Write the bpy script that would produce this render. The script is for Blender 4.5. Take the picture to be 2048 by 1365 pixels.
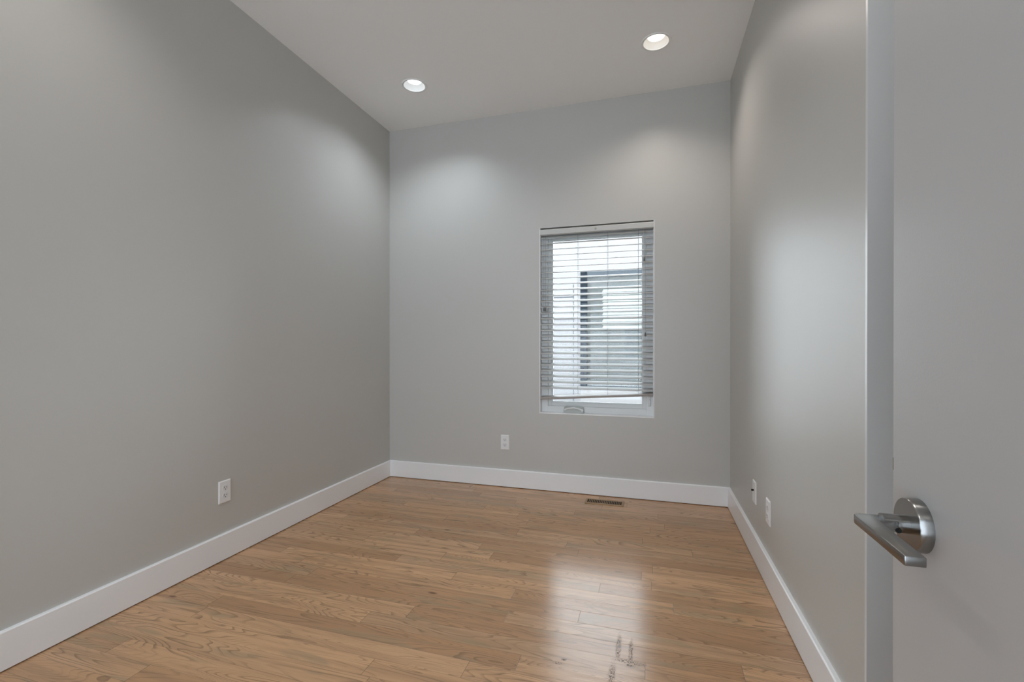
import bpy, bmesh, math, random
from mathutils import Vector, Matrix

for o in list(bpy.data.objects):
    bpy.data.objects.remove(o, do_unlink=True)
SC = bpy.context.scene
COL = SC.collection
R_ = math.radians

# ------------------------------------------------------------------ camera, sky, exposure
cd = bpy.data.cameras.new('camera')
cam = bpy.data.objects.new('camera', cd); COL.objects.link(cam)
cam.location = (0, 0, 1.0974)
cam.rotation_euler = (R_(90 - 0.153), 0, R_(16.614))
cd.sensor_width = 36; cd.lens = 919.0 / 2048 * 36
cd.shift_y = (694.64 - 682.5) / 2048; cd.clip_start = 0.02
SC.camera = cam

world = bpy.data.worlds.new('overcast_sky'); SC.world = world
world.use_nodes = True
bg = world.node_tree.nodes['Background']
bg.inputs[0].default_value = (0.86, 0.93, 1.0, 1); bg.inputs[1].default_value = 8.0

SC.view_settings.view_transform = 'Standard'; SC.view_settings.look = 'None'
SC.view_settings.exposure = 0.52; SC.view_settings.gamma = 1.0
SC.view_settings.use_curve_mapping = False
SC.cycles.max_bounces = 14; SC.cycles.diffuse_bounces = 8; SC.cycles.glossy_bounces = 4
SC.cycles.transparent_max_bounces = 16
SC.cycles.use_denoising = True
SC.cycles.sample_clamp_indirect = 6.0
SC.cycles.caustics_reflective = False

# room dimensions (metres); the camera stands just inside the doorway
D, L, R, CH = 3.4147, 2.0947, 0.5277, 2.9
FY = -0.14            # inner face of the front wall
JY = 1.378            # where the right wall steps back
RX = 0.80             # right wall beyond the step
WX0, WX1, WZ0, WZ1 = -0.7995, 0.0347, 0.5844, 1.9915
REC = 0.058           # window recess

# ------------------------------------------------------------------ helpers
def mat(name, col, rough=0.5, spec=0.5, metal=0.0, **kw):
    m = bpy.data.materials.new(name); m.use_nodes = True
    b = m.node_tree.nodes['Principled BSDF']
    b.inputs['Base Color'].default_value = (*col, 1)
    b.inputs['Roughness'].default_value = rough
    b.inputs['Specular IOR Level'].default_value = spec
    b.inputs['Metallic'].default_value = metal
    for k, v in kw.items():
        b.inputs[k.replace('_', ' ')].default_value = v
    return m

def mottle(m, scale, strength, dist=0.001, var=0.0, vscale=1.5):
    """fine bump and a slight unevenness of the base colour"""
    nt = m.node_tree; b = nt.nodes['Principled BSDF']
    tc = nt.nodes.new('ShaderNodeTexCoord')
    n = nt.nodes.new('ShaderNodeTexNoise'); n.inputs['Scale'].default_value = scale
    n.inputs['Detail'].default_value = 3
    bp = nt.nodes.new('ShaderNodeBump'); bp.inputs['Strength'].default_value = strength
    bp.inputs['Distance'].default_value = dist
    nt.links.new(tc.outputs['Object'], n.inputs['Vector'])
    nt.links.new(n.outputs['Fac'], bp.inputs['Height'])
    nt.links.new(bp.outputs['Normal'], b.inputs['Normal'])
    if var:
        c = b.inputs['Base Color'].default_value[:3]
        n2 = nt.nodes.new('ShaderNodeTexNoise'); n2.inputs['Scale'].default_value = vscale
        mx = nt.nodes.new('ShaderNodeMix'); mx.data_type = 'RGBA'
        mx.inputs['A'].default_value = (*[x * (1 - var) for x in c], 1)
        mx.inputs['B'].default_value = (*[min(1, x * (1 + var)) for x in c], 1)
        nt.links.new(tc.outputs['Object'], n2.inputs['Vector'])
        nt.links.new(n2.outputs['Fac'], mx.inputs['Factor'])
        nt.links.new(mx.outputs['Result'], b.inputs['Base Color'])
    return m

def emit(name, col, s):
    m = bpy.data.materials.new(name); m.use_nodes = True
    nt = m.node_tree; nt.nodes.clear()
    e = nt.nodes.new('ShaderNodeEmission'); o = nt.nodes.new('ShaderNodeOutputMaterial')
    e.inputs[0].default_value = (*col, 1); e.inputs[1].default_value = s
    nt.links.new(e.outputs[0], o.inputs[0]); return m

def glass(name, tint):
    m = bpy.data.materials.new(name); m.use_nodes = True
    nt = m.node_tree; nt.nodes.clear()
    o = nt.nodes.new('ShaderNodeOutputMaterial'); mx = nt.nodes.new('ShaderNodeMixShader')
    t = nt.nodes.new('ShaderNodeBsdfTransparent'); g = nt.nodes.new('ShaderNodeBsdfGlossy')
    f = nt.nodes.new('ShaderNodeFresnel'); f.inputs[0].default_value = 1.45
    t.inputs[0].default_value = (*tint, 1); g.inputs['Roughness'].default_value = 0.02
    nt.links.new(f.outputs[0], mx.inputs[0]); nt.links.new(t.outputs[0], mx.inputs[1])
    nt.links.new(g.outputs[0], mx.inputs[2]); nt.links.new(mx.outputs[0], o.inputs[0]); return m

def box(bm, x0, x1, y0, y1, z0, z1, bev=0, seg=2):
    r = bmesh.ops.create_cube(bm, size=1)
    vs = r['verts']
    for v in vs:
        v.co = Vector((x0 if v.co.x < 0 else x1, y0 if v.co.y < 0 else y1, z0 if v.co.z < 0 else z1))
    if bev:
        es = {e for v in vs for e in v.link_edges}
        bmesh.ops.bevel(bm, geom=list(es), offset=bev, segments=seg, affect='EDGES', profile=0.5)

def cyl(bm, p0, p1, r0, r1=None, seg=32, caps=True):
    p0, p1 = Vector(p0), Vector(p1); r1 = r0 if r1 is None else r1
    q = (p1 - p0).to_track_quat('Z', 'Y').to_matrix().to_4x4()
    M = Matrix.Translation((p0 + p1) / 2) @ q
    bmesh.ops.create_cone(bm, cap_ends=caps, segments=seg, radius1=r0, radius2=r1, depth=(p1 - p0).length, matrix=M)

def lathe(bm, prof, c, axis='Z', seg=48):
    rings = []
    for r, h in prof:
        ring = []
        for k in range(seg):
            a = 2 * math.pi * k / seg
            ca, sa = r * math.cos(a), r * math.sin(a)
            co = {'Z': (ca, sa, h), 'X': (h, ca, sa), 'Y': (ca, h, sa)}[axis]
            ring.append(bm.verts.new(Vector(c) + Vector(co)))
        rings.append(ring)
    for a, b in zip(rings, rings[1:]):
        for k in range(seg):
            bm.faces.new((a[k], a[(k + 1) % seg], b[(k + 1) % seg], b[k]))
    return rings

def prism(bm, pts, a0, a1, plane='XY'):
    """extrude a closed outline between a0 and a1 on the third axis"""
    def P(p, a):
        return {'XY': (p[0], p[1], a), 'XZ': (p[0], a, p[1]), 'YZ': (a, p[0], p[1])}[plane]
    A = [bm.verts.new(P(p, a0)) for p in pts]; B = [bm.verts.new(P(p, a1)) for p in pts]
    n = len(pts)
    bm.faces.new(A); bm.faces.new(B[::-1])
    for k in range(n):
        bm.faces.new((A[k], B[k], B[(k + 1) % n], A[(k + 1) % n]))

def obj(name, bm, m, parent=None, smooth=False, loc=None):
    bmesh.ops.recalc_face_normals(bm, faces=bm.faces)
    me = bpy.data.meshes.new(name); bm.to_mesh(me); bm.free()
    me.materials.append(m)
    o = bpy.data.objects.new(name, me); COL.objects.link(o)
    if smooth:
        for p in me.polygons: p.use_smooth = True
        if hasattr(me, 'set_sharp_from_angle'):
            me.set_sharp_from_angle(angle=R_(35))
    if loc is not None:
        loc = Vector(loc)
        me.transform(Matrix.Translation(-loc)); o.location = loc
    if parent is not None:
        o.parent = parent
        o.matrix_parent_inverse = Matrix.Translation(-parent.location)
    return o

def B(name, m, x0, x1, y0, y1, z0, z1, bev=0, parent=None, smooth=False):
    bm = bmesh.new(); box(bm, x0, x1, y0, y1, z0, z1, bev); return obj(name, bm, m, parent, smooth)

def thing(name, label, cat, loc, group=None, kind=None):
    o = bpy.data.objects.new(name, None); COL.objects.link(o)
    o.empty_display_size = 0.05; o.location = loc
    if label: o['label'] = label
    if cat: o['category'] = cat
    if group: o['group'] = group
    if kind: o['kind'] = kind
    return o

def struct(o):
    o['kind'] = 'structure'; return o

# ------------------------------------------------------------------ materials
WALL = mottle(mat('wall_paint', (0.530, 0.525, 0.500), 0.42, 0.6), 260, 0.10, 0.0006)
CEIL = mat('ceiling_paint', (0.94, 0.94, 0.93), 0.7, 0.3)
TRIM = mottle(mat('trim_paint', (0.84, 0.85, 0.86), 0.35, 0.5), 60, 0.05, 0.0005)
DOORP = mottle(mat('door_paint', (0.52, 0.515, 0.505), 0.34, 0.5), 420, 0.16, 0.0005)
PLATE = mat('white_plastic', (0.80, 0.81, 0.81), 0.3, 0.5)
SOCK = mat('socket_plastic', (0.74, 0.75, 0.76), 0.3, 0.5)
DARK = mat('dark_slot', (0.01, 0.01, 0.01), 0.6, 0.2)
NICKEL = mottle(mat('satin_nickel', (0.30, 0.298, 0.29), 0.22, 0.5, 1.0), 900, 0.03, 0.0003)
VINYL = mat('white_vinyl', (0.76, 0.78, 0.78), 0.35, 0.5)
SLAT = mat('blind_slat_white', (0.54, 0.545, 0.54), 0.45, 0.4)
VAL = mat('blind_valance_white', (0.56, 0.56, 0.54), 0.4, 0.5)
CORD = mat('blind_cord', (0.26, 0.275, 0.29), 0.8, 0.2)
TASSEL = mat('grey_tassel', (0.13, 0.13, 0.13), 0.5, 0.3)
LATCHM = mat('latch_brass_worn', (0.22, 0.20, 0.16), 0.4, 0.5, 0.6)
BAFFLE = mat('baffle_white', (0.86, 0.86, 0.85), 0.5, 0.4)
GLASS = glass('clear_glass', (0.97, 0.985, 0.985))
GLASS2 = glass('neighbour_glass', (0.84, 0.86, 0.86))
REGM = mat('register_tan', (0.36, 0.25, 0.15), 0.55, 0.2)

def floor_material():
    m = bpy.data.materials.new('oak_strip_floor'); m.use_nodes = True
    nt = m.node_tree; N = nt.nodes; K = nt.links; b = N['Principled BSDF']
    def nd(t, **kw):
        n = N.new(t)
        for k, v in kw.items(): setattr(n, k, v)
        return n
    def put(sock, v):
        if hasattr(v, 'is_linked') or isinstance(v, bpy.types.NodeSocket): K.new(v, sock)
        else: sock.default_value = v
    def M(op, a, b_=0.0, c=None):
        n = nd('ShaderNodeMath', operation=op)
        put(n.inputs[0], a); put(n.inputs[1], b_)
        if c is not None: put(n.inputs[2], c)
        return n.outputs[0]
    def comb(x, y, z):
        n = nd('ShaderNodeCombineXYZ'); put(n.inputs[0], x); put(n.inputs[1], y); put(n.inputs[2], z); return n.outputs[0]
    def noise(v, scale, det=2.0, rough=0.5, dist=0.0):
        n = nd('ShaderNodeTexNoise'); put(n.inputs['Vector'], v); n.inputs['Scale'].default_value = scale
        n.inputs['Detail'].default_value = det; n.inputs['Roughness'].default_value = rough
        n.inputs['Distortion'].default_value = dist; return n.outputs['Fac']
    def white(v):
        n = nd('ShaderNodeTexWhiteNoise', noise_dimensions='3D'); put(n.inputs['Vector'], v); return n.outputs
    def ramp(f, stops):
        n = nd('ShaderNodeValToRGB'); put(n.inputs[0], f); e = n.color_ramp.elements
        while len(e) > 2: e.remove(e[-1])
        for i, (p, c) in enumerate(stops):
            el = e[i] if i < 2 else e.new(p)
            el.position = p; el.color = (*c, 1) if len(c) == 3 else c
        return n.outputs[0]
    def mix(f, a, c, bt='MIX'):
        n = nd('ShaderNodeMix', data_type='RGBA', blend_type=bt)
        put(n.inputs['Factor'], f)
        for s, v in (('A', a), ('B', c)):
            if isinstance(v, tuple): v = (*v, 1) if len(v) == 3 else v
            put(n.inputs[s], v)
        return n.outputs['Result']
    def sm(v, lo, hi, a=0.0, c=1.0):
        n = nd('ShaderNodeMapRange', interpolation_type='SMOOTHSTEP'); put(n.inputs['Value'], v)
        n.inputs['From Min'].default_value = lo; n.inputs['From Max'].default_value = hi
        n.inputs['To Min'].default_value = a; n.inputs['To Max'].default_value = c; return n.outputs[0]
    tc = nd('ShaderNodeTexCoord'); sx = nd('ShaderNodeSeparateXYZ'); K.new(tc.outputs['Object'], sx.inputs[0])
    x, y = sx.outputs[0], sx.outputs[1]
    PW = 0.0826
    yr = M('DIVIDE', y, PW); row = M('FLOOR', yr); fy = M('FRACT', yr)
    rr = white(comb(row, 3.7, 1.3))[0]
    rl = M('MULTIPLY_ADD', white(comb(row, 9.1, 4.4))[0], 0.7, 0.75)
    xr = M('ADD', M('DIVIDE', x, rl), M('MULTIPLY', rr, 17.0))
    ci = M('FLOOR', xr); fx = M('FRACT', xr)
    wn = white(comb(row, ci, 7.7)); rv = wn[0]
    sp = nd('ShaderNodeSeparateColor'); K.new(wn[1], sp.inputs[0])
    ra, rb, rc = sp.outputs
    off = M('MULTIPLY', rv, 43.0)
    # growth rings: contours of a long, slow noise field cut by each board
    gx = M('ADD', M('MULTIPLY', x, 1.15), off); gy = M('MULTIPLY', y, 9.0)
    field = noise(comb(gx, M('ADD', gy, off), off), 0.95, 2.2, 0.45, 0.35)
    freq = M('MULTIPLY_ADD', ra, 26.0, 17.0)
    ring = M('FRACT', M('MULTIPLY', field, freq))
    line = M('MULTIPLY', sm(ring, 0.55, 0.93), sm(ring, 1.0, 0.955))
    lmod = sm(noise(comb(gx, gy, off), 2.3, 3), 0.36, 0.62)
    line = M('MULTIPLY', line, M('MULTIPLY_ADD', lmod, 0.75, 0.18))
    # pores: very fine streaks along the board
    pores = noise(comb(M('ADD', M('MULTIPLY', x, 7.0), off), M('MULTIPLY', y, 230.0), 0.0), 1.0, 3, 0.6)
    pore = sm(pores, 0.54, 0.72)
    streak = noise(comb(M('ADD', M('MULTIPLY', x, 1.6), off), M('MULTIPLY', y, 34.0), off), 1.0, 3, 0.55)
    base = ramp(rb, [(0.0, (0.43, 0.245, 0.128)), (0.35, (0.54, 0.32, 0.172)), (0.7, (0.62, 0.375, 0.205)), (1.0, (0.49, 0.305, 0.175))])
    base = mix(M('MULTIPLY', sm(streak, 0.38, 0.70), 0.60), base, (0.37, 0.22, 0.125))
    grey = sm(noise(comb(M('ADD', M('MULTIPLY', x, 2.2), off), M('MULTIPLY', y, 13.0), off), 1.0, 2, 0.5, 0.4), 0.585, 0.64)
    base = mix(M('MULTIPLY', grey, 0.42), base, (0.32, 0.25, 0.155))
    base = mix(M('MULTIPLY', line, 0.80), base, (0.24, 0.15, 0.085))
    base = mix(M('MULTIPLY', pore, 0.30), base, (0.22, 0.14, 0.085))
    # knots
    vk = nd('ShaderNodeTexVoronoi', feature='F1'); vk.inputs['Scale'].default_value = 1.0
    put(vk.inputs['Vector'], comb(M('MULTIPLY', x, 1.7), M('MULTIPLY', y, 5.0), 0.0))
    knot = sm(vk.outputs['Distance'], 0.055, 0.012)
    base = mix(M('MULTIPLY', knot, 0.75), base, (0.09, 0.045, 0.028))
    # seams between boards and at their ends
    sy = M('MINIMUM', fy, M('SUBTRACT', 1.0, fy))
    seam_y = sm(sy, 0.016, 0.004)
    fxm = M('MULTIPLY', M('MINIMUM', fx, M('SUBTRACT', 1.0, fx)), rl)
    seam_x = sm(fxm, 0.0014, 0.0004)
    seamvar = M('MULTIPLY_ADD', noise(comb(M('MULTIPLY', x, 3.0), row, 0.0), 1.0, 1), 1.3, -0.25)
    seam = M('MAXIMUM', M('MULTIPLY', seam_y, seamvar), M('MULTIPLY', seam_x, 0.75))
    seam = M('MAXIMUM', seam, 0.0)
    base = mix(M('MULTIPLY', seam, 0.80), base, (0.085, 0.052, 0.032))
    # worn scuff patches in front of the window, fixed on the boards
    scuff = None
    for (cx, cy, rx, ry) in ((-0.106, 1.715, 0.010, 0.075), (-0.062, 1.70, 0.008, 0.07), (-0.060, 1.640, 0.060, 0.012), (-0.062, 1.632, 0.016, 0.020), (-0.118, 1.555, 0.012, 0.07), (-0.285, 1.590, 0.010, 0.010), (-0.300, 1.565, 0.018, 0.007)):
        dx = M('DIVIDE', M('SUBTRACT', x, cx), rx); dy = M('DIVIDE', M('SUBTRACT', y, cy), ry)
        d2 = M('ADD', M('MULTIPLY', dx, dx), M('MULTIPLY', dy, dy))
        f = sm(d2, 1.6, 0.1)
        scuff = f if scuff is None else M('MAXIMUM', scuff, f)
    sn = noise(comb(M('MULTIPLY', x, 330.0), M('MULTIPLY', y, 110.0), 0.0), 1.0, 3, 0.7)
    scuff = M('MULTIPLY', scuff, sm(sn, 0.46, 0.56))
    base = mix(M('MULTIPLY', scuff, 0.9), base, (0.06, 0.045, 0.035))
    K.new(base, b.inputs['Base Color'])
    rough = M('MULTIPLY_ADD', noise(comb(M('MULTIPLY', x, 3.0), M('MULTIPLY', y, 9.0), 2.0), 1.0, 3), 0.09, 0.17)
    rough = M('ADD', rough, M('MULTIPLY', scuff, 0.28))
    K.new(rough, b.inputs['Roughness'])
    b.inputs['IOR'].default_value = 1.43
    hgt = M('SUBTRACT', M('MULTIPLY', pores, 0.12), M('ADD', M('MULTIPLY', seam, 0.9), M('MULTIPLY', line, 0.10)))
    bp = nd('ShaderNodeBump'); bp.inputs['Strength'].default_value = 0.35; bp.inputs['Distance'].default_value = 0.0012
    K.new(hgt, bp.inputs['Height']); K.new(bp.outputs[0], b.inputs['Normal'])
    return m
FLOOR = floor_material()

# ------------------------------------------------------------------ room shell
LIGHTS = [(-1.557, 2.858, 'cool'), (0.038, 2.858, 'warm'), (-1.557, 0.95, 'warm'), (0.038, 0.95, 'warm')]
T = 0.12
struct(B('floor', FLOOR, -L - T, RX + T, -1.9, D + T, -0.1, 0.0))
bm = bmesh.new()
for a in ((-L - T, WX0, 0, CH), (WX1, RX + T, 0, CH)):
    box(bm, a[0], a[1], D, D + 0.16, a[2], a[3])
box(bm, WX0, WX1, D, D + 0.16, 0, WZ0); box(bm, WX0, WX1, D, D + 0.16, WZ1, CH)
struct(obj('wall_back', bm, WALL))
struct(B('sky_shade_wall', CEIL, -6, 5, D + 0.02, D + 0.16, CH + 0.2, 3.4))  # unseen upper wall, added to cut the sky light on the facing house
bm = bmesh.new(); SY0, SY1, SZ0, SZ1 = -1.80, -0.30, 0.15, 2.75
box(bm, -L - T, -L, SY1, D, 0, CH); box(bm, -L - T, -L, -1.9, SY0, 0, CH)
box(bm, -L - T, -L, SY0, SY1, 0, SZ0); box(bm, -L - T, -L, SY0, SY1, SZ1, CH)
struct(obj('wall_left', bm, WALL))
bm = bmesh.new()
prism(bm, [(R, D), (R, JY + .002), (R + .002, JY), (RX, JY), (RX, -1.9), (RX + T, -1.9), (RX + T, D)], 0, CH)
struct(obj('wall_right', bm, WALL))
bm = bmesh.new()   # front wall with the doorway the camera looks through
DX0, DX1 = -1.30, 0.312
box(bm, DX1, RX, FY - T, FY, 0, CH)
struct(obj('wall_front', bm, WALL))
# unseen glazing added behind the camera so daylight fills the room
HW = 2.9
bm = bmesh.new()
for x in (-L, -1.15, -0.15, RX - 0.06): box(bm, x, x + 0.06, -1.96, -1.90, 0.0, CH)
box(bm, -L, RX, -1.96, -1.90, 0, 0.08); box(bm, -L, RX, -1.96, -1.90, CH - 0.08, CH)
w2 = thing('hall_fill_glazing', 'unseen glazed wall added behind the camera for fill daylight', None, (-0.6, -1.93, 0), kind='structure')
obj('frame', bm, TRIM, w2)
B('pane', glass('hall_fill_glass', (0.57, 0.585, 0.60)), -L + .02, RX - .02, -1.934, -1.926, 0.04, CH - 0.04, parent=w2)

def ceiling_mesh():
    bm = bmesh.new(); hs = 0.13; seg = 48; rad = 0.076
    xs = sorted({-L - T, RX + T} | {l[0] + s * hs for l in LIGHTS for s in (-1, 1)})
    ys = sorted({-2.02, D + 0.16} | {l[1] + s * hs for l in LIGHTS for s in (-1, 1)})
    for i in range(len(xs) - 1):
        for j in range(len(ys) - 1):
            cx, cy = (xs[i] + xs[i + 1]) / 2, (ys[j] + ys[j + 1]) / 2
            if any(abs(cx - l[0]) < .01 and abs(cy - l[1]) < .01 for l in LIGHTS):
                inner, outer = [], []
                for k in range(seg):
                    a = 2 * math.pi * k / seg; c, s = math.cos(a), math.sin(a)
                    q = hs / max(abs(c), abs(s))
                    inner.append(bm.verts.new((cx + rad * c, cy + rad * s, CH)))
                    outer.append(bm.verts.new((cx + q * c, cy + q * s, CH)))
                for k in range(seg):
                    k2 = (k + 1) % seg
                    bm.faces.new((inner[k], inner[k2], outer[k2], outer[k]))
            else:
                bm.faces.new([bm.verts.new(p) for p in ((xs[i], ys[j], CH), (xs[i + 1], ys[j], CH), (xs[i + 1], ys[j + 1], CH), (xs[i], ys[j + 1], CH))])
    bmesh.ops.remove_doubles(bm, verts=bm.verts, dist=1e-5)
    box(bm, -L - T, RX + T, -2.02, D + 0.16, CH + 0.14, CH + 0.2)
    for (a, b, c, d) in ((-L - T, -L, -2.02, D + .16), (RX, RX + T, -2.02, D + .16), (-L, RX, D, D + .16), (-L, RX, -2.02, -1.9)):
        box(bm, a, b, c, d, CH + 0.001, CH + 0.14)
    return bm
struct(obj('ceiling', ceiling_mesh(), CEIL))

# baseboards: flat 5 1/4 inch boards with an eased top edge and a hairline gap over the floor
BT, BH, BZ = 0.016, 0.1355, 0.005
def bprof(s):
    return [(0, BZ), (s * BT, BZ), (s * BT, BH - 0.004), (s * (BT - 0.004), BH), (0, BH)]
bm = bmesh.new(); prism(bm, [(-L + a, z) for a, z in bprof(1)], -1.9, D, 'XZ'); struct(obj('baseboard_left', bm, TRIM))
bm = bmesh.new(); prism(bm, [(R - a, z) for a, z in bprof(1)], JY, D, 'XZ'); struct(obj('baseboard_right', bm, TRIM))
bm = bmesh.new(); prism(bm, [(D - a, z) for a, z in bprof(1)], -L + BT, R - BT, 'YZ'); struct(obj('baseboard_back', bm, TRIM))
# casing around the doorway behind the camera
bm = bmesh.new()
box(bm, DX1 - 0.004, DX1, FY - T, FY, 0, 2.3, .001)
struct(obj('trim_1', bm, TRIM))

w3 = thing('side_fill_window', 'unseen side window added behind the camera for fill daylight', None, (-L - T / 2, -1.05, SZ0), kind='structure')  # unseen window, added to brighten the ceiling and right wall
bm = bmesh.new()
for y in (SY0, -1.075, SY1 - 0.05): box(bm, -L - 0.09, -L - 0.03, y, y + 0.05, SZ0, SZ1)
for z in (SZ0, SZ1 - 0.05): box(bm, -L - 0.09, -L - 0.03, SY0, SY1, z, z + 0.05)
obj('frame', bm, TRIM, w3)
B('pane', glass('side_fill_glass', (0.22, 0.22, 0.22)), -L - 0.064, -L - 0.056, SY0 + .02, SY1 - .02, SZ0 + 0.02, SZ1 - 0.02, parent=w3)
# ------------------------------------------------------------------ recessed ceiling lights
COOL = emit('lamp_cool', (0.90, 0.96, 1.0), 3.0)
WARM = emit('lamp_warm', (1.0, 0.92, 0.82), 3.0)
def recessed_light(x, y, m, label, col, watts):
    t = thing('recessed_light', label, 'ceiling light', (x, y, CH), 'recessed ceiling lights')
    bm = bmesh.new()
    lathe(bm, [(0.072, 0.002), (0.0725, -0.003), (0.077, -0.005), (0.084, -0.005), (0.088, 0.0)], (x, y, CH))
    obj('trim_ring', bm, BAFFLE, t, True)
    bm = bmesh.new()
    lathe(bm, [(0.0722, 0.001), (0.070, 0.006), (0.064, 0.018), (0.056, 0.028), (0.050, 0.033), (0.049, 0.040), (0.079, 0.040), (0.080, 0.004)], (x, y, CH))
    obj('baffle', bm, BAFFLE, t, True)
    bm = bmesh.new()
    lathe(bm, [(0.0005, 0.0335), (0.030, 0.0338), (0.0492, 0.036)], (x, y, CH))
    obj('lamp_lens', bm, m, t, True)
    ld = bpy.data.lights.new('lamp_light', 'SPOT'); ld.shadow_soft_size = 0.016
    ld.energy = watts * 5.0; ld.color = col; ld.spot_size = R_(134); ld.spot_blend = 0.9
    lo = bpy.data.objects.new('lamp_light', ld); COL.objects.link(lo)
    lo.parent = t; lo.location = (0, 0, 0.016)
    return t
recessed_light(*LIGHTS[0][:2], COOL, 'recessed ceiling light with cool white glow near the left wall', (0.84, 0.92, 1.0), 4.0)
recessed_light(*LIGHTS[1][:2], WARM, 'recessed ceiling light with warm white glow above the window', (1.0, 0.90, 0.83), 2.9)
recessed_light(*LIGHTS[2][:2], WARM, 'recessed ceiling light by the left wall nearest the doorway', (1.0, 0.94, 0.89), 2.6)
recessed_light(*LIGHTS[3][:2], WARM, 'recessed ceiling light over the open door by the doorway', (1.0, 0.94, 0.89), 2.6)
# unseen round lamp added behind the camera as fill light
t = thing('fill_ceiling_lamp', 'unseen round ceiling lamp added behind the camera as fill light', 'ceiling light', (-0.4, -1.0, CH))
bm = bmesh.new(); lathe(bm, [(0.17, 0), (0.17, -0.03), (0.155, -0.035)], (-0.4, -1.0, CH)); obj('base', bm, BAFFLE, t, True)
bm = bmesh.new(); lathe(bm, [(0.155, -0.035), (0.13, -0.06), (0.07, -0.075), (0.001, -0.08)], (-0.4, -1.0, CH)); obj('lamp_shade', bm, emit('hall_fill_lamp', (1.0, 0.97, 0.93), 16.0), t, True)

# ------------------------------------------------------------------ window
yF = D + REC
bm = bmesh.new()
box(bm, R - 0.001, RX, JY - 0.012, JY, 0, CH - 0.001, 0.0008)
struct(obj('trim_2', bm, mottle(mat('jamb_paint', (0.66, 0.675, 0.68), 0.3, 0.5), 60, 0.05, 0.0005)))
w = thing('window_1', 'white vinyl casement window recessed in the back wall', None, ((WX0 + WX1) / 2, yF, WZ0), kind='structure')
def ring_mesh(x0, x1, z0, z1, wid, y0, y1, bev=0.002, widb=None, widt=None):
    bm = bmesh.new(); wb = widb or wid; wt = widt or wid
    box(bm, x0, x0 + wid, y0, y1, z0, z1, bev); box(bm, x1 - wid, x1, y0, y1, z0, z1, bev)
    box(bm, x0 + wid - .001, x1 - wid + .001, y0, y1, z0, z0 + wb, bev); box(bm, x0 + wid - .001, x1 - wid + .001, y0, y1, z1 - wt, z1, bev)
    return bm
obj('frame', ring_mesh(WX0, WX1, WZ0, WZ1, 0.052, yF, yF + 0.09), VINYL, w)
obj('sash', ring_mesh(WX0 + 0.05, WX1 - 0.05, WZ0 + 0.05, WZ1 - 0.05, 0.030, yF + 0.018, yF + 0.07, 0.003), VINYL, w)
obj('glazing_bead', ring_mesh(WX0 + 0.076, WX1 - 0.076, WZ0 + 0.076, WZ1 - 0.076, 0.010, yF + 0.030, yF + 0.05, 0.002), VINYL, w)
bm = bmesh.new()
box(bm, WX0 - 0.001, WX0 + 0.005, D - 0.001, yF + 0.004, WZ0, WZ1, .0008); box(bm, WX1 - 0.005, WX1 + 0.001, D - 0.001, yF + 0.004, WZ0, WZ1, .0008)
box(bm, WX0, WX1, D - 0.001, yF + 0.004, WZ0 - 0.001, WZ0 + 0.006, .0008)
obj('jamb_liner', bm, TRIM, w)
B('pane', GLASS, WX0 + 0.08, WX1 - 0.08, yF + 0.040, yF + 0.044, WZ0 + 0.08, WZ1 - 0.08, parent=w)
# crank operator with its folded handle
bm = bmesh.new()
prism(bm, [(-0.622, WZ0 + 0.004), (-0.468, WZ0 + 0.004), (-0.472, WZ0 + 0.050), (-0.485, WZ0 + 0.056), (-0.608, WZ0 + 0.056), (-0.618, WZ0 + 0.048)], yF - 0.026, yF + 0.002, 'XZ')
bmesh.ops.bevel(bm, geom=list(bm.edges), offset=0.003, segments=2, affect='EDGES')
CRK = mat('crank_shaded_grey', (0.46, 0.48, 0.46), 0.4, 0.5)  # grey-green plastic, greyed further to carry the shade on the housing
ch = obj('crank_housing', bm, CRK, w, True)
bm = bmesh.new()
pts = [(-0.612, 0.030), (-0.585, 0.040), (-0.545, 0.047), (-0.505, 0.040), (-0.478, 0.030)]
for a, b in zip(pts, pts[1:]):
    cyl(bm, (a[0], yF - 0.032, WZ0 + a[1]), (b[0], yF - 0.032, WZ0 + b[1]), 0.006, seg=12)
cyl(bm, (-0.478, yF - 0.046, WZ0 + 0.030), (-0.478, yF - 0.020, WZ0 + 0.030), 0.008, seg=16)
c2 = obj('crank_handle', bm, VINYL, w, True)
bm = bmesh.new()
box(bm, WX1 - 0.040, WX1 - 0.022, yF - 0.010, yF + 0.001, WZ0 + 0.075, WZ0 + 0.165, 0.003)
box(bm, WX1 - 0.036, WX1 - 0.026, yF - 0.024, yF - 0.008, WZ0 + 0.078, WZ0 + 0.125, 0.003)
obj('sash_lock', bm, VINYL, w, True)

# ------------------------------------------------------------------ blind
yB = D + 0.026        # slat centre line
bl = thing('venetian_blind', 'white two inch venetian blind with tilted bottom rail inside the window recess', 'window blind', ((WX0 + WX1) / 2, yB, WZ0 + 0.1))
bm = bmesh.new()
box(bm, WX0 + 0.006, WX1 - 0.006, D + 0.004, D + 0.050, WZ1 - 0.056, WZ1 - 0.018, 0.001)
obj('headrail', bm, SLAT, bl)
bm = bmesh.new()
prism(bm, [(D - 0.006, WZ1 - 0.051), (D + 0.001, WZ1 - 0.053), (D + 0.003, WZ1 - 0.012), (D - 0.004, WZ1 - 0.012), (D - 0.007, WZ1 - 0.018)], WX0 + 0.005, WX1 - 0.004, 'YZ')
val = obj('valance', bm, VAL, bl)
bm = bmesh.new(); cyl(bm, (-0.377, D - 0.010, WZ1 - 0.033), (-0.377, D - 0.004, WZ1 - 0.033), 0.008, seg=20)
obj('valance_clip', bm, mat('clip_grey', (0.36, 0.35, 0.34), 0.4), bl, True)
P0, P1 = 1.921, 0.742
PITCH = 0.0438; TILT = R_(20)
X0, X1 = WX0 + 0.010, WX1 - 0.010
first = None
n = 27
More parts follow.
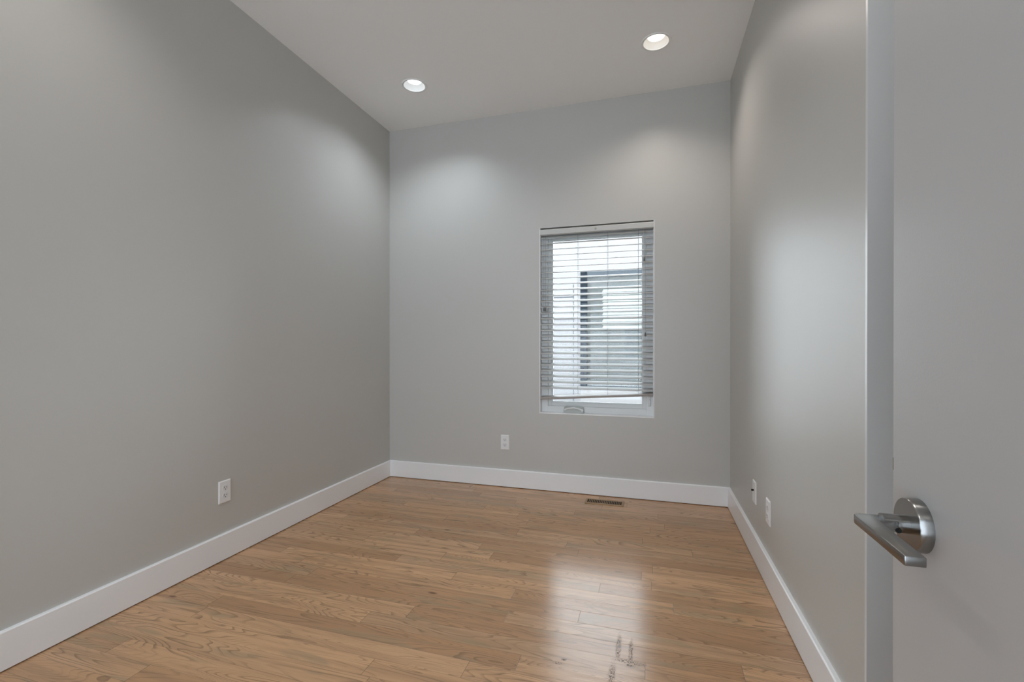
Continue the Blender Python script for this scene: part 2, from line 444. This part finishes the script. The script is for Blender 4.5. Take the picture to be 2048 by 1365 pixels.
for k in range(n):
    z = P0 - k * PITCH
    if k == n - 1: z += 0.000
    if first is None:
        bm = bmesh.new()
        prof = []
        W2, TH = 0.025, 0.0014
        for s in range(7):
            u = -1 + s / 3; prof.append((u * W2, 0.0022 * (1 - u * u) + TH))
        for s in range(6, -1, -1):
            u = -1 + s / 3; prof.append((u * W2, 0.0022 * (1 - u * u) - TH))
        c, s_ = math.cos(TILT), math.sin(TILT)
        prof = [(a * c - b * s_, a * s_ + b * c) for a, b in prof]
        prism(bm, prof, X0, X1, 'YZ')
        o = obj('slat', bm, SLAT, None, True)
        o.parent = bl; o.location = (-bl.location.x, 0, z - bl.location.z); first = o
    else:
        o = first.copy(); COL.objects.link(o); o.parent = bl
        o.location = (-bl.location.x, 0, z - bl.location.z)
ZL = P0 - (n - 1) * PITCH
# bottom rail, hanging lower on the left
bm = bmesh.new()
prof = [(-0.025, -0.006), (0.025, -0.006), (0.025, 0.006), (0.018, 0.009), (-0.018, 0.009), (-0.025, 0.006)]
box(bm, -0.41, 0.41, -0.025, 0.025, -0.008, 0.008, 0.003)
rail = obj('bottom_rail', bm, mat('rail_white_shaded', (0.40, 0.375, 0.36), 0.45), None, True)  # white rail; the grey holds the shade it hangs in
rail.parent = bl
zl, zr = 0.700, 0.752
rail.location = (0, 0, (zl + zr) / 2 - bl.location.z); rail.rotation_euler = (R_(14), -math.atan((zr - zl) / 0.82), 0)
for x in (-0.510, -0.292, -0.075):
    zb = zl + (zr - zl) * (x - X0) / (X1 - X0)
    bm = bmesh.new()
    for dy in (-0.0245, 0.0245):
        cyl(bm, (x, yB + dy, WZ1 - 0.058), (x, yB + dy, zb + 0.006), 0.0009, seg=6)
    for k in range(n):
        z = P0 - k * PITCH
        cyl(bm, (x, yB - 0.0235, z - 0.0235 * math.tan(TILT) - 0.002), (x, yB + 0.0235, z + 0.0235 * math.tan(TILT) - 0.002), 0.0006, seg=5)
    obj('ladder_cord', bm, CORD, bl)
def tassel(x, zt, zbot, lab=None):
    bm = bmesh.new(); yy = yB - 0.031
    cyl(bm, (x, yy, WZ1 - 0.058), (x, yy, zt), 0.0008, seg=6)
    c_ = obj('pull_cord', bm, CORD, bl)
    bm = bmesh.new()
    lathe(bm, [(0.0005, 0), (0.004, -0.003), (0.0045, -0.010), (0.0062, -0.024), (0.006, -0.030), (0.0005, -0.031)], (x, yy, zt), seg=16)
    o = obj('tassel', bm, TASSEL, c_, True)
for q in ((-0.7645, 1.392), (-0.751, 1.390), (-0.0340, 1.734), (-0.0250, 1.195)):
    tassel(q[0], q[1], 0)

# ------------------------------------------------------------------ outlets and plates
def plate_frame(origin, u, nrm):
    """4x4 matrix: local x = along the wall, local y = out of the wall, local z = up"""
    u = Vector(u); nrm = Vector(nrm)
    M = Matrix((u, nrm, Vector((0, 0, 1)))).transposed().to_4x4()
    return Matrix.Translation(origin) @ M
def outlet(name, origin, u, nrm, label, cat='outlet', coax=False):
    M = plate_frame(origin, u, nrm)
    t = thing(name, label, cat, origin)
    def add(nm, bm, m, par=t, sm_=True):
        bmesh.ops.transform(bm, matrix=M, verts=bm.verts)
        return obj(nm, bm, m, par, sm_)
    bm = bmesh.new()
    hw, hh = 0.035, 0.057
    prof = [(hw, hh, 0.0), (hw, hh, 0.003), (hw - 0.004, hh - 0.004, 0.0062)]
    rings = [[bm.verts.new((sx * a, d, sz * b)) for sx, sz in ((-1, -1), (1, -1), (1, 1), (-1, 1))] for a, b, d in prof]
    for ra, rb in zip(rings, rings[1:]):
        for k in range(4): bm.faces.new((ra[k], ra[(k + 1) % 4], rb[(k + 1) % 4], rb[k]))
    bm.faces.new(rings[-1]); bm.faces.new(rings[0][::-1])
    add('cover_plate', bm, PLATE, sm_=False)
    if coax:
        bm = bmesh.new(); cyl(bm, (0, 0.005, 0.010), (0, 0.018, 0.010), 0.0048, seg=20); add('coax_jack', bm, DARK)
        for z in (-0.042, 0.042):
            bm = bmesh.new(); cyl(bm, (0, 0.005, z), (0, 0.0075, z), 0.003, seg=16); add('screw', bm, SOCK)
        return t
    for z in (-0.0195, 0.0195):
        bm = bmesh.new(); pts = []
        for k in range(28):
            a = 2 * math.pi * k / 28; pts.append((0.0172 * math.cos(a), z + max(-0.0142, min(0.0142, 0.0172 * math.sin(a)))))
        prism(bm, pts, 0.005, 0.0078, 'XZ')
        so = add('socket', bm, SOCK)
        bm = bmesh.new()
        box(bm, -0.0073, -0.0053, 0.006, 0.0081, z - 0.001, z + 0.008)
        box(bm, 0.0053, 0.0073, 0.006, 0.0081, z - 0.001, z + 0.006)
        cyl(bm, (0, 0.006, z - 0.007), (0, 0.0081, z - 0.007), 0.0026, seg=14)
        add('slot', bm, DARK, so, False)
    bm = bmesh.new(); cyl(bm, (0, 0.005, 0), (0, 0.0076, 0), 0.0028, seg=16); add('screw', bm, SOCK)
    return t
outlet('wall_outlet', (-1.0753, D, 0.346), (1, 0, 0), (0, -1, 0), 'white duplex outlet on the back wall below left of the window')
outlet('wall_outlet', (-L, 1.841, 0.348), (0, 1, 0), (1, 0, 0), 'white duplex outlet low on the left wall above the baseboard')
outlet('wall_outlet', (R, 2.357, 0.334), (0, 1, 0), (-1, 0, 0), 'white duplex outlet on the right wall nearer the door')
outlet('cable_plate', (R, 2.646, 0.338), (0, 1, 0), (-1, 0, 0), 'white wall plate with one black cable jack on the right wall', 'wall plate', coax=True)

# ------------------------------------------------------------------ floor register
vx0, vx1, vy0, vy1 = -0.430, -0.166, 3.211, 3.312
reg = thing('floor_register', 'tan slotted floor register in the oak floor below the window', 'floor vent', ((vx0 + vx1) / 2, (vy0 + vy1) / 2, 0))
sx0, sx1, sy0, sy1 = vx0 + 0.014, vx1 - 0.016, vy0 + 0.020, vy1 - 0.014
bm = bmesh.new()
box(bm, vx0, sx0, vy0, vy1, 0, 0.005, .001); box(bm, sx1, vx1, vy0, vy1, 0, 0.005, .001)
box(bm, sx0, sx1, vy0, sy0, 0, 0.005, .001); box(bm, sx0, sx1, sy1, vy1, 0, 0.005, .001)
obj('frame', bm, REGM, reg)
B('duct_dark_sheet', DARK, sx0 - .002, sx1 + .002, sy0 - .002, sy1 + .002, 0, 0.0012, parent=reg)  # black sheet stands in for the shade down the duct
NS = 20; pit = (sx1 - sx0) / NS
for k in range(1, NS):
    cx = sx0 + k * pit
    B('slat', REGM, cx - 0.0020, cx + 0.0020, sy0 - .001, sy1 + .001, 0.0012, 0.0046, parent=reg)

# ------------------------------------------------------------------ open door with lever handle
XD, YE = 0.270, 0.6345
dr = thing('door_1', 'open pale grey door leaf at the right with a nickel lever', None, (XD + 0.0175, FY + 0.02, 0), kind='structure')
bm = bmesh.new(); box(bm, XD, XD + 0.035, FY + 0.02, YE, 0.012, 2.232, 0.0012)
obj('door_leaf', bm, DOORP, dr)
ys, zs = YE - 0.056, 0.9105
bm = bmesh.new()
lathe(bm, [(0.0272, 0.0), (0.0272, -0.0105), (0.0264, -0.0118), (0.012, -0.012), (0.0005, -0.012)], (XD, ys, zs), 'X', 64)
rose = obj('rose', bm, NICKEL, dr, True)
bm = bmesh.new(); cyl(bm, (XD - 0.010, ys, zs), (XD - 0.034, ys, zs), 0.0092, seg=40)
neck = obj('neck', bm, NICKEL, rose, True)
# lever: flat L-shaped bar, seen from above
def arc(cx, cy, r, a0, a1, k=8):
    return [(cx + r * math.cos(R_(a0 + (a1 - a0) * i / k)), cy + r * math.sin(R_(a0 + (a1 - a0) * i / k))) for i in range(k + 1)]
hwv = 0.0093; xo = 0.2125; wv = 0.0165; yend = 0.4795
pl = [(XD - 0.022, ys + hwv)] + arc(xo + 0.007, ys + hwv - 0.007, 0.007, 90, 180) + [(xo, yend), (xo + wv, yend), (xo + wv, ys - hwv), (XD - 0.022, ys - hwv)]
bm = bmesh.new(); prism(bm, pl, zs - 0.0045, zs + 0.0045)
bmesh.ops.bevel(bm, geom=[e for e in bm.edges], offset=0.0011, segments=3, affect='EDGES', profile=0.5)
obj('lever', bm, NICKEL, rose, True)
bm = bmesh.new(); cyl(bm, (XD - 0.0225, ys - 0.007, zs - 0.0045), (XD - 0.0225, ys - 0.0100, zs - 0.0045), 0.0025, seg=16)
obj('set_screw', bm, DARK, rose, True)
bm = bmesh.new(); box(bm, XD + 0.005, XD + 0.030, YE - 0.001, YE + 0.0012, zs - 0.028, zs + 0.028, 0.0005)
box(bm, XD + 0.011, XD + 0.024, YE, YE + 0.011, zs - 0.012, zs + 0.012, 0.002)
obj('latch', bm, NICKEL, dr)
bm = bmesh.new(); box(bm, XD - 0.0002, XD + 0.0002, YE - 0.0022, YE - 0.0002, zs + 0.044, zs + 0.058)
obj('paint_chip', bm, mat('chipped_paint', (0.30, 0.27, 0.22), 0.7), dr)
for z in (0.25, 1.12, 2.0):
    bm = bmesh.new(); cyl(bm, (XD - 0.004, FY + 0.014, z - 0.045), (XD - 0.004, FY + 0.014, z + 0.045), 0.006, seg=16)
    obj('hinge', bm, NICKEL, dr, True)

# ------------------------------------------------------------------ outside: the neighbouring house
NY = 9.0; HT = 3.36; HX0, HX1 = -2.25, 1.1
STUC = mottle(mat('neighbour_panel', (0.146, 0.142, 0.140), 0.9, 0.0), 90, 0.2, 0.002, 0.02, 3)
STUC2 = mottle(mat('neighbour_panel_grey', (0.118, 0.116, 0.118), 0.9, 0.0), 90, 0.2, 0.002, 0.02, 3)
FRM = mat('dark_window_frame', (0.009, 0.012, 0.015), 0.7, 0.0)
FRM2 = mat('grey_window_frame', (0.040, 0.046, 0.052), 0.7, 0.0)
NX0, NX1, NZ0, NZ1 = -1.2861, 0.85, 0.2485, 2.5414
ZS, ZT = 1.6348, 2.0609
h = thing('neighbouring_house', 'pale panelled house wall seen outside through the window', 'house', (-0.5, NY, -0.6))
bm = bmesh.new()
box(bm, HX0, NX0, NY, NY + 0.2, ZS, HT); box(bm, NX0, NX1, NY, NY + 0.2, NZ1, HT); box(bm, NX1, HX1, NY, NY + 0.2, -0.6, HT)
box(bm, HX0, HX0 + 0.2, NY + 0.2, NY + 4, -0.6, HT); box(bm, HX1 - 0.2, HX1, NY + 0.2, NY + 4, -0.6, HT)
box(bm, NX0, NX1, NY, NY + 0.2, -0.6, NZ0)
box(bm, HX0, HX1, NY, NY + 4.0, HT - .02, HT + .04)
obj('wall', bm, STUC, h)
bm = bmesh.new(); box(bm, HX0, NX0, NY, NY + 0.2, -0.6, ZS); obj('lower_wall', bm, STUC2, h)
for z in (ZS, ZT):
    B('panel_joint', FRM2, HX0, -1.42, NY - 0.008, NY, z - 0.010, z + 0.007, parent=h)
B('panel_joint', FRM2, -1.428, -1.419, NY - 0.007, NY, -0.6, 2.3, parent=h)
bm = bmesh.new()
box(bm, NX0, NX0 + 0.128, NY - 0.02, NY + .02, NZ0, NZ1)
obj('window_frame', bm, FRM, h)
B('window_rail', FRM2, NX0 + 0.128, NX1, NY - 0.01, NY + .02, NZ1 - 0.115, NZ1, parent=h)
B('window_rail', FRM2, NX0 + 0.128, NX1, NY - 0.01, NY + .02, NZ0, NZ0 + 0.075, parent=h)
B('window_pane', GLASS2, NX0 + 0.128, NX1, NY + 0.005, NY + 0.009, NZ0 + 0.075, NZ1 - 0.115, parent=h)
B('window_shade', mat('neighbour_shade', (0.095, 0.10, 0.10), 0.7), NX0, NX1, NY + 0.10, NY + 0.12, NZ0, NZ1, parent=h)
bm = bmesh.new()
for k in range(12):
    z = 2.1930 - k * 0.0639
    prism(bm, [(-0.850, z), (NX1, z), (NX1, z - 0.052), (-0.875, z - 0.052)], NY + 0.05, NY + 0.056, 'XZ')
obj('window_blind', bm, mat('neighbour_blind', (0.62, 0.60, 0.57), 0.6), h)
g = B('ground', mottle(mat('gravel', (0.2, 0.2, 0.19), 0.9), 40, 0.5, 0.01, 0.15, 12), -12, 12, D + 0.16, 16, -0.7, -0.6)
struct(g)
